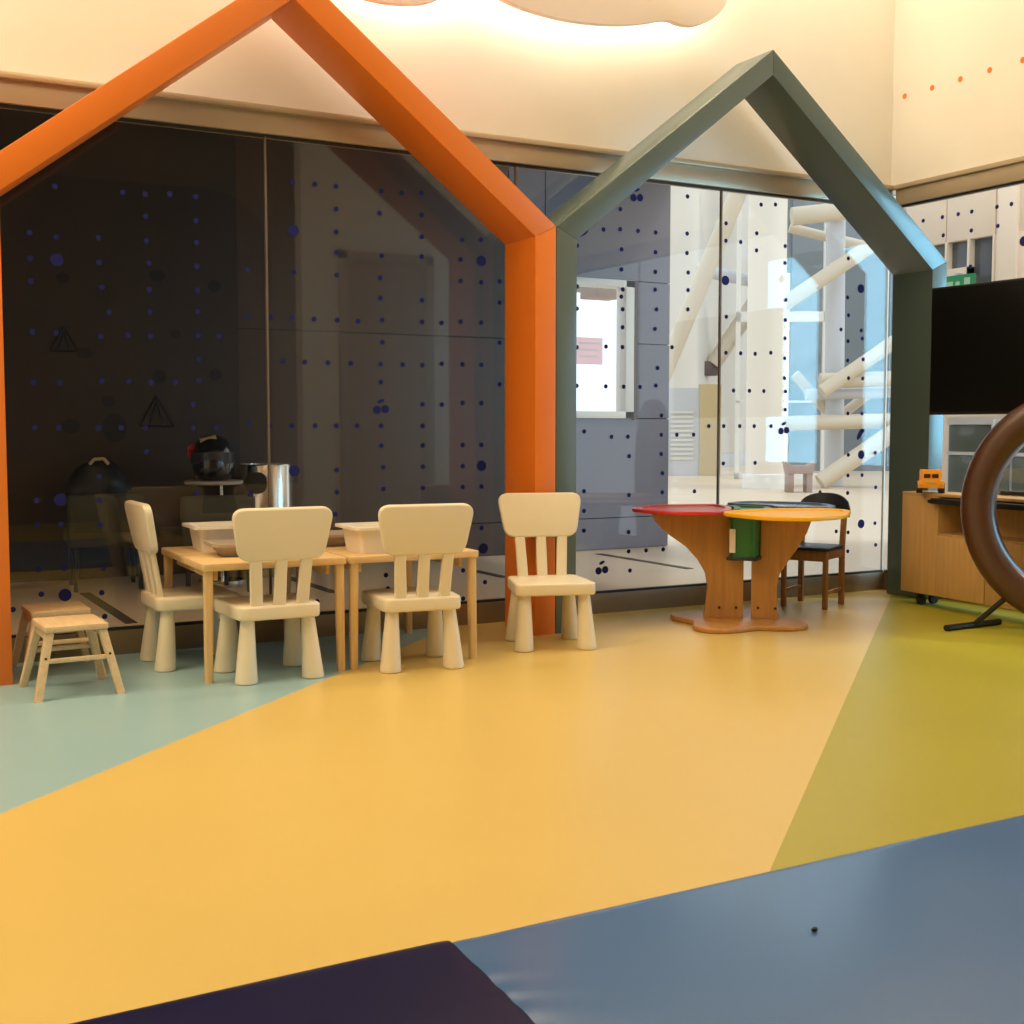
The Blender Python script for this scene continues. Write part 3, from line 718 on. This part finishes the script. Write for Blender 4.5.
for k, (a, c) in enumerate(((5.55, 5.77), (5.52, 5.75), (5.56, 5.74))): add_box(bm, (a, YC + .0385, 1.745 - k*.055), (c, YC + .0402, 1.760 - k*.055))
obj('text_lines', bm, M['paper'], n_, smooth=False)
# things on the ceiling of the room behind that window
tag(obj('ceiling_duct', box((5.6, 10.5, 2.42), (7.3, 10.9, 2.62), .01), M['grey_wall']), 'grey duct running across behind the small window', 'duct')
tag(obj('hanging_unit', box((6.42, 10.0, 2.28), (6.75, 10.3, 2.46), .01), M['bench']), 'small brown grey box hanging behind the small window', 'box')
# floor strips
for i, (x, y0, y1) in enumerate(((1.385, 6.72, 8.10), (2.775, 7.36, 8.32), (4.10, 7.55, 8.0), (5.55, 7.35, 8.6))):
    o = obj('floor_grille', box((x - .032, y0, -.001), (x + .032, y1, .003)), M['grille'], smooth=False)
    tag(o, ('dark floor strip beyond the glass, above the two low stools', 'dark floor strip beyond the glass, seen under the left pine table', 'dark floor strip beyond the glass, just left of the orange post foot', 'dark floor strip beyond the glass, left of the activity table')[i], 'floor strip', 'dark strips in the corridor floor')
# dark decals on the dark left wall
def decal(bm):
    tag(obj('wall_decal', bm, M['corridor_decal']), 'faint dark decal on the dark wall beyond the left glass', 'decal', 'dark decals on the corridor cladding')
for (x, z, r, sx) in ((1.42, 2.05, .035, 1.3), (2.05, 2.10, .04, 1.4), (2.45, 2.05, .045, 1), (1.55, 1.55, .04, 1.3), (2.17, 1.70, .035, 1), (2.05, 1.40, .05, 1), (2.45, 1.42, .045, 1), (1.70, 1.22, .04, 1.2), (1.45, 1.05, .05, 1.2), (1.74, 1.04, .10, .85)):
    bm = BM(); add_disc(bm, (x, z), r, 'y', YC - .0215, YC - .0202, 20, sx); decal(bm)
for (cx, cz, s_) in ((2.03, 1.13, .13), (1.42, 1.62, .10)):
    bm = BM()
    for a0, a1 in (((-.9, -.6), (0, 1)), ((0, 1), (.9, -.6)), ((.9, -.6), (-.9, -.6)), ((-.35, -.45), (0, .7)), ((0, .7), (.35, -.45))):
        add_tube(bm, (cx + a0[0]*s_, YC - .0225, cz + a0[1]*s_), (cx + a1[0]*s_, YC - .0225, cz + a1[1]*s_), .008, n=6)
    decal(bm)

# helmet on its small round table, steel bin, chairs in the dark corridor
t = thing('side_table', 'small round white table with a thin leg beyond the dark glass', 'table', (2.27, 8.30, 0))
obj('table_top', lathe([(0, .660), (.185, .660), (.195, .668), (.195, .680), (.188, .686), (0, .686)], 40), M['table_white'], t)
obj('leg', tube((.05, 0, .02), (.05, 0, .661), .012), M['steel_bin'], t)
obj('base', lathe([(0, 0), (.16, 0), (.16, .012), (.02, .025), (0, .025)], 32, (.05, 0, 0)), M['steel_bin'], t)
t = thing('motorcycle_helmet', 'black motorcycle helmet with red and tan marks on the small round table', 'helmet', (2.27, 8.30, .687), math.radians(-20))
prof = [(0, 0), (.10, 0), (.125, .02), (.142, .07), (.150, .13), (.146, .19), (.125, .245), (.085, .285), (.04, .303), (0, .307)]
bm = lathe(prof, 40)
for v_ in bm.verts:
    if v_.co.y < 0: v_.co.y *= 1.22 - .25*max(0, v_.co.z - .15)
    v_.co.y *= 1.08; v_.co.x *= .97
    if v_.co.y < -.10 and v_.co.z < .10: v_.co.y -= .02
obj('shell', bm, M['helmet'], t)
bm = BM(); n = 18
for k in range(n):
    pass
V = []
for k in range(n + 1):
    a = math.radians(-160 + 140*k/n)
    V.append([bm.verts.new((math.cos(a)*.151, math.sin(a)*.196 if math.sin(a) < 0 else math.sin(a)*.16, z)) for z in (.115, .15, .19)])
for k in range(n):
    for j in range(2): bm.faces.new((V[k][j], V[k+1][j], V[k+1][j+1], V[k][j+1]))
bmesh.ops.solidify(bm, geom=bm.faces[:], thickness=.005)
obj('visor', bm, M['window_dark'], t)
bm = BM()
add_tube(bm, (-.145, -.06, .205), (-.115, -.09, .235), .022, .016, n=12); add_tube(bm, (-.152, -.05, .165), (-.14, -.075, .20), .014, .02, n=12)
obj('red_flash', bm, M['red_paint'], t)
bm = BM(); add_tube(bm, (-.075, -.10, .262), (.03, -.09, .285), .018, .022, n=12); obj('tan_flash', bm, M['tan'], t)
t = thing('waste_bin', 'brushed steel cylinder bin with a dark oval flap beyond the dark glass', 'bin', (2.70, 8.52, 0), math.radians(-20))
obj('body', lathe([(0, 0), (.187, 0), (.19, .01), (.19, .775), (.185, .785), (.17, .785), (.17, .76), (0, .76)], 48), M['steel_bin'], t)
bm = prism(round_poly([(-.13, .585), (.02, .585), (.02, .735), (-.13, .735)], .072, 8), 'y', -.201, -.150, .004)
obj('flap', bm, M['black'], t)
def lounge(label, x, y, rz):
    t = thing('lounge_chair', label, 'chair', (x, y, 0), rz, 'dark upholstered chairs beyond the glass')
    obj('seat', box((-.24, -.24, .28), (.24, .24, .40), .03, 3), M['olive'], t)
    bm = box((-.24, .17, .36), (.24, .24, .62), .025, 3); obj('backrest', bm, M['olive'], t)
    for sx in (-1, 1):
        for sy in (-1, 1): obj('leg', tube((sx*.2, sy*.2, 0), (sx*.19, sy*.19, .29), .014, .018, 12), M['black'], t)
    return t
l0 = lounge('dark olive chair beyond the glass, leftmost of the two', 1.56, 8.35, math.radians(175))
l1 = copy_tree(l0); l1.location = (2.10, 7.85, 0); l1.rotation_euler = (0, 0, math.radians(185)); l1['label'] = 'dark olive chair beyond the glass, next to the small round table'
t = thing('backpack', 'black bag with a red patch lying on the leftmost dark chair', 'bag', (1.55, 8.475, .401))
bm = BM(); bmesh.ops.create_icosphere(bm, subdivisions=4, radius=1, matrix=Matrix.Translation((0, 0, .21)) @ Matrix.Diagonal((.21, .11, .22, 1)))
for v_ in bm.verts:
    v_.co += Vector((1, 1, .6))*.03*noise.noise(v_.co*7); v_.co.z = max(v_.co.z, 0)
obj('body', bm, M['black'], t)
bm = BM(); add_prism(bm, [(.02, .05), (.11, .07), (.08, .17), (.05, .15)], 'y', -.125, -.100); obj('red_patch', bm, M['red_paint'], t, smooth=False)
bm = BM(); add_path(bm, [(-.06, -.05, .40), (-.03, -.05, .435), (.03, -.05, .437), (.06, -.05, .40)], .011); obj('strap', bm, M['tan'], t)

# ------------------------------------------------------------------ bright atrium beyond the corridor
struct('wall_atrium_left', prism([(16.0, 22.3), (23.6, 28.3), (23.4, 28.6), (15.8, 22.6)], 'z', 0, 9), M['white_wall'], smooth=False)
struct('baseboard_atrium', prism([(16.65, 22.78), (23.6, 28.27), (23.62, 28.24), (16.67, 22.75)], 'z', 0, .35), M['steel_grey'], smooth=False)
d = BM(); add_box(d, (15.75, 21.9, 0), (16.05, 22.1, 1.95)); xform(d, Matrix.Identity(4))
door = struct('door_2', prism([(15.9, 22.06), (16.62, 21.64), (16.66, 21.71), (15.94, 22.13)], 'z', 0, 1.9), M['steel_grey'], smooth=False); d.free()
bm = BM()
for k in range(11): add_prism(bm, [(16.02, 21.955), (16.44, 21.71), (16.46, 21.75), (16.04, 21.99)], 'z', .35 + k*.1, .40 + k*.1)
obj('louvre', bm, M['white_wall'], door, smooth=False)
struct('trim_door_jamb', prism([(16.55, 21.63), (16.95, 21.40), (17.05, 21.58), (16.65, 21.81)], 'z', 0, 1.98), M['ochre'], smooth=False)
struct('wall_atrium_right', prism([(20.3, 23.0), (27.5, 19.2), (27.7, 19.5), (20.5, 23.3)], 'z', 0, 9), M['grey_wall'], smooth=False)
struct('trim_gable', prism([(19.55, 23.5), (20.4, 23.05), (20.45, 23.15), (19.6, 23.6)], 'z', 4.75, 9), M['grey_wall'], smooth=False)
t = thing('atrium_column', 'round cream column rising beyond the glass behind the activity table', 'column', (14.1, 16.6, 0))
obj('shaft', lathe([(.325, .25), (.325, 9.0), (0, 9.0)], 40), M['column'], t)
obj('plinth', lathe([(0, 0), (.37, 0), (.37, .24), (.325, .26), (0, .26)], 40), M['win_frame'], t)
# tubular steel: each welded frame is one thing
t = thing('steel_brace', 'pale diagonal steel brace rising left of the column beyond the glass', 'brace', (14.29, 19.69, 2.0))
def rel(p): return tuple(Vector(p) - t.location)
obj('tube', tube(rel((13.39, 20.03, 0)), rel((15.9, 19.1, 6.4)), .17, n=24), M['steel'], t)
t = thing('steel_brace', 'short pale steel brace with a dark end between the left brace and the column', 'brace', (19.28, 24.78, 2.54))
obj('tube', tube(rel((19.35, 24.78, 2.60)), rel((20.65, 24.2, 4.72)), .20, n=24), M['steel'], t)
obj('end_plate', box((-.26, -.12, -.21), (.14, .16, .14), .02), M['brown_edge'], t)
obj('cross_tube', tube(rel((18.2, 24.3, 4.88)), rel((20.6, 24.25, 4.60)), .15, n=20), M['steel_grey'], t)
t = thing('steel_truss', 'tubular steel truss of posts, rails and diagonals right of the column', 'truss', (15.7, 16.6, 0))
obj('post', tube(rel((15.72, 16.63, 0)), rel((15.80, 16.80, 6.5)), .17, n=24), M['steel_grey'], t)
for a, c, r in (((15.17, 16.43, 1.86), (17.2, 15.31, 1.93), .13), ((14.2, 16.90, 1.10), (17.2, 15.25, 1.20), .13), ((14.83, 16.83, 4.71), (17.2, 15.50, 5.0), .16)):
    obj('rail', tube(rel(a), rel(c), r, n=20), M['steel'], t)
obj('rail', tube(rel((15.1, 16.7, 1.62)), rel((17.2, 15.6, 1.70)), .10, n=20), M['steel_grey'], t)
for a, c, r in (((14.25, 16.79, 2.96), (16.6, 15.63, 4.72), .13), ((15.05, 16.25, 1.66), (17.0, 15.3, 3.15), .12), ((14.97, 16.17, .10), (17.0, 15.16, 1.65), .15), ((15.99, 16.84, 1.22), (17.4, 16.15, 2.43), .09), ((15.75, 17.93, 4.74), (16.9, 17.2, 4.40), .09), ((15.75, 16.75, 1.25), (15.15, 17.05, 2.0), .09)):
    obj('diagonal', tube(rel(a), rel(c), r, n=20), M['steel'], t)
# tall facade window behind the column
f = BM()
fa, fb = Vector((16.2, 20.0, 0)), Vector((17.75, 19.05, 0)); fd = (fb - fa).normalized(); fn = Vector((-fd.y, fd.x, 0))
def fbar(s0, s1, z0, z1, w_=.06):
    p = [fa + fd*s0 - fn*w_, fa + fd*s1 - fn*w_, fa + fd*s1 + fn*w_, fa + fd*s0 + fn*w_]
    add_prism(f, [(q.x, q.y) for q in p], 'z', z0, z1)
Lf = (fb - fa).length
for s0 in (0, .62, Lf - .08): fbar(s0, s0 + .08, 0, 6.5)
for z, hgt in ((3.18, .20), (1.55, .04), (0, .12)): fbar(0, Lf, z, z + hgt)
w = struct('window_12', f, M['win_frame'], smooth=False)
gbm = BM(); p = [fa - fn*.01, fb - fn*.01, fb + fn*.01, fa + fn*.01]; add_prism(gbm, [(q.x, q.y) for q in p], 'z', .1, 6.5)
obj('pane', gbm, M['glass'], w, smooth=False)
t = thing('bench', 'small brown bench on the far floor beyond the glass', 'bench', (13.75, 15.35, 0), math.radians(-29))
obj('seat', prism([(-.24, .50), (-.20, .30), (.20, .30), (.24, .50), (.12, .43), (-.12, .43)][::-1], 'y', -.15, .15, .01), M['bench'], t)
for sx in (-1, 1): obj('leg', box((sx*.15 - .05, -.13, 0), (sx*.15 + .05, .13, .31), .01), M['bench'], t)
o = obj('wall_notice', box((-.12, -.01, 0), (.12, .01, .42)), M['paper'], smooth=False); o.location = (16.55, 22.66, 2.30); o.rotation_euler = (0, 0, math.radians(38))
tag(o, 'small white and red notice on the far cream wall', 'notice')
obj('red_picture', box((-.05, -.014, .18), (.05, -.0101, .34)), M['red_paint'], o, smooth=False)

# ------------------------------------------------------------------ passage beyond the right glass
XP = 8.5
bm = BM()
ys = [4.0, 5.55, 6.40, 6.96, 7.16, 7.68, 8.15]
for y0, y1 in zip(ys, ys[1:]): add_box(bm, (XP, y0 + .006, 2.63), (XP + .2, y1 - .006, 4.2), .004)
for y0, y1 in ((4.0, 5.55), (5.55, 6.40), (6.40, 6.96)): add_box(bm, (XP, y0 + .006, 0), (XP + .2, y1 - .006, 2.63), .004)
add_box(bm, (XP, 6.96, 0), (XP + .2, 7.16, 2.63), .004); add_box(bm, (XP, 7.16, 0), (XP + .2, 8.15, 2.0), .004)
add_box(bm, (XP - .03, 6.93, 0), (XP + .05, 7.12, 4.2), .01)
struct('wall_passage', bm, M['beige_panel'])
f = BM()
for y in (7.16, 7.42, 7.66, 8.13): add_box(f, (XP - .01, y, 2.0), (XP + .1, y + .02, 2.63))
add_box(f, (XP - .01, 7.42, 2.33), (XP + .1, 8.13, 2.40))
w = struct('window_13', f, M['beige_panel'], smooth=False)
obj('pane', box((XP + .06, 7.16, 2.0), (XP + .07, 8.15, 2.63)), M['window_dark'], w, smooth=False)
t = thing('exit_sign', 'green lit exit sign beyond the right glass, above the television', 'sign', (XP - .06, 7.50, 2.28))
obj('sign_box', box((-.02, -.19, -.10), (.02, .19, .05), .004), M['exit_green'], t)
bm = BM(); add_box(bm, (-.024, .02, -.06), (-.0205, .15, .0)); add_box(bm, (-.024, -.16, -.07), (-.0205, -.10, .02)); add_box(bm, (-.024, -.05, -.05), (-.0205, -.01, -.005))
obj('pictogram', bm, M['exit_mark'], t, smooth=False)
obj('bracket', box((-.01, -.02, .05), (.07, .02, .07)), M['steel_grey'], t, smooth=False)
# glazed shelf unit standing in the passage
t = thing('glazed_cabinet', 'glazed shelf cabinet beyond the right glass, under the television', 'cabinet', (7.6, 6.35, 0))
obj('body', box((0, -.75, 0), (.4, .45, 1.12), .005), M['steel_grey'], t)
for y0, y1 in ((-.73, -.16), (-.13, .43)):
    for z0, z1 in ((.52, .83), (.86, 1.06)): obj('pane', box((-.012, y0, z0), (.004, y1, z1), .002), M['green_glass'], t)
bm = BM(); add_box(bm, (-.02, -.75, .833), (.01, .45, .857)); add_box(bm, (-.02, -.75, 1.065), (.01, .45, 1.12)); obj('shelf_edge', bm, M['paper'], t, smooth=False)
bm = BM()
for k in range(5): add_box(bm, (-.05, -.22 + k*.05, .98), (-.02, -.195 + k*.05, 1.10), .004)
o = obj('hanging_papers', bm, M['paper'], t)

# ------------------------------------------------------------------ light
def area_light(name, loc, size, energy, color, rot=(0, 0, 0), shape='RECTANGLE', spread=PI):
    l = bpy.data.lights.new(name, 'AREA'); l.energy = energy; l.color = color; l.shape = shape
    l.size, l.size_y = size; l.spread = spread
    o = bpy.data.objects.new(name, l); COL.objects.link(o); o.location = loc; o.rotation_euler = rot
    return o
WARM = (1.0, .725, .405)
area_light('ceiling_panel_light', (.6, 2.4, CEIL - .02), (3.4, 2.6), 76, WARM)
area_light('ceiling_panel_light', (4.2, 3.4, CEIL - .02), (2.0, 1.6), 34, WARM)
area_light('ceiling_panel_light', (-1.3, 4.3, CEIL - .02), (1.6, 1.6), 100, WARM)
area_light('cove_light', (1.8, YG - .42, CEIL - .02), (8.0, .12), 96, (1, .83, .57), (math.radians(-8), 0, 0))
area_light('passage_light', (7.2, 6.2, 4.1), (1.2, 2.5), 26, (1, .82, .60))
# added unseen panel, stands in for daylight from beyond the right glass
area_light('daylight_fill', (8.3, 3.1, 1.7), (2.0, 2.4), 150, (.24, .70, 1.0), (0, math.radians(90), 0))
w = bpy.data.worlds.new('World'); scene.world = w; w.use_nodes = True
nt = w.node_tree; bg = nt.nodes['Background']
bg.inputs[0].default_value = (.80, .92, 1.0, 1); bg.inputs[1].default_value = 1.5
sun = bpy.data.lights.new('sun', 'SUN'); sun.energy = .7; sun.angle = math.radians(3); sun.color = (1, .93, .82)
so = bpy.data.objects.new('sun', sun); COL.objects.link(so); so.rotation_euler = (math.radians(38), 0, math.radians(55))

# ------------------------------------------------------------------ camera
cam = bpy.data.cameras.new('camera'); co = bpy.data.objects.new('camera', cam); COL.objects.link(co)
cam.sensor_width = 36; cam.lens = 36*1240/1024; cam.clip_start = .05; cam.clip_end = 200
co.location = (0, 0, 1.04)
co.rotation_euler = (math.radians(90 - 3.885), math.radians(0.0), math.radians(-28.836))
scene.camera = co
scene.view_settings.view_transform = 'Standard'; scene.view_settings.look = 'None'
scene.view_settings.gamma = 1; scene.view_settings.use_curve_mapping = False
scene.view_settings.exposure = 0.0
scene.cycles.max_bounces = 12; scene.cycles.transparent_max_bounces = 24
scene.cycles.caustics_reflective = False; scene.cycles.caustics_refractive = False
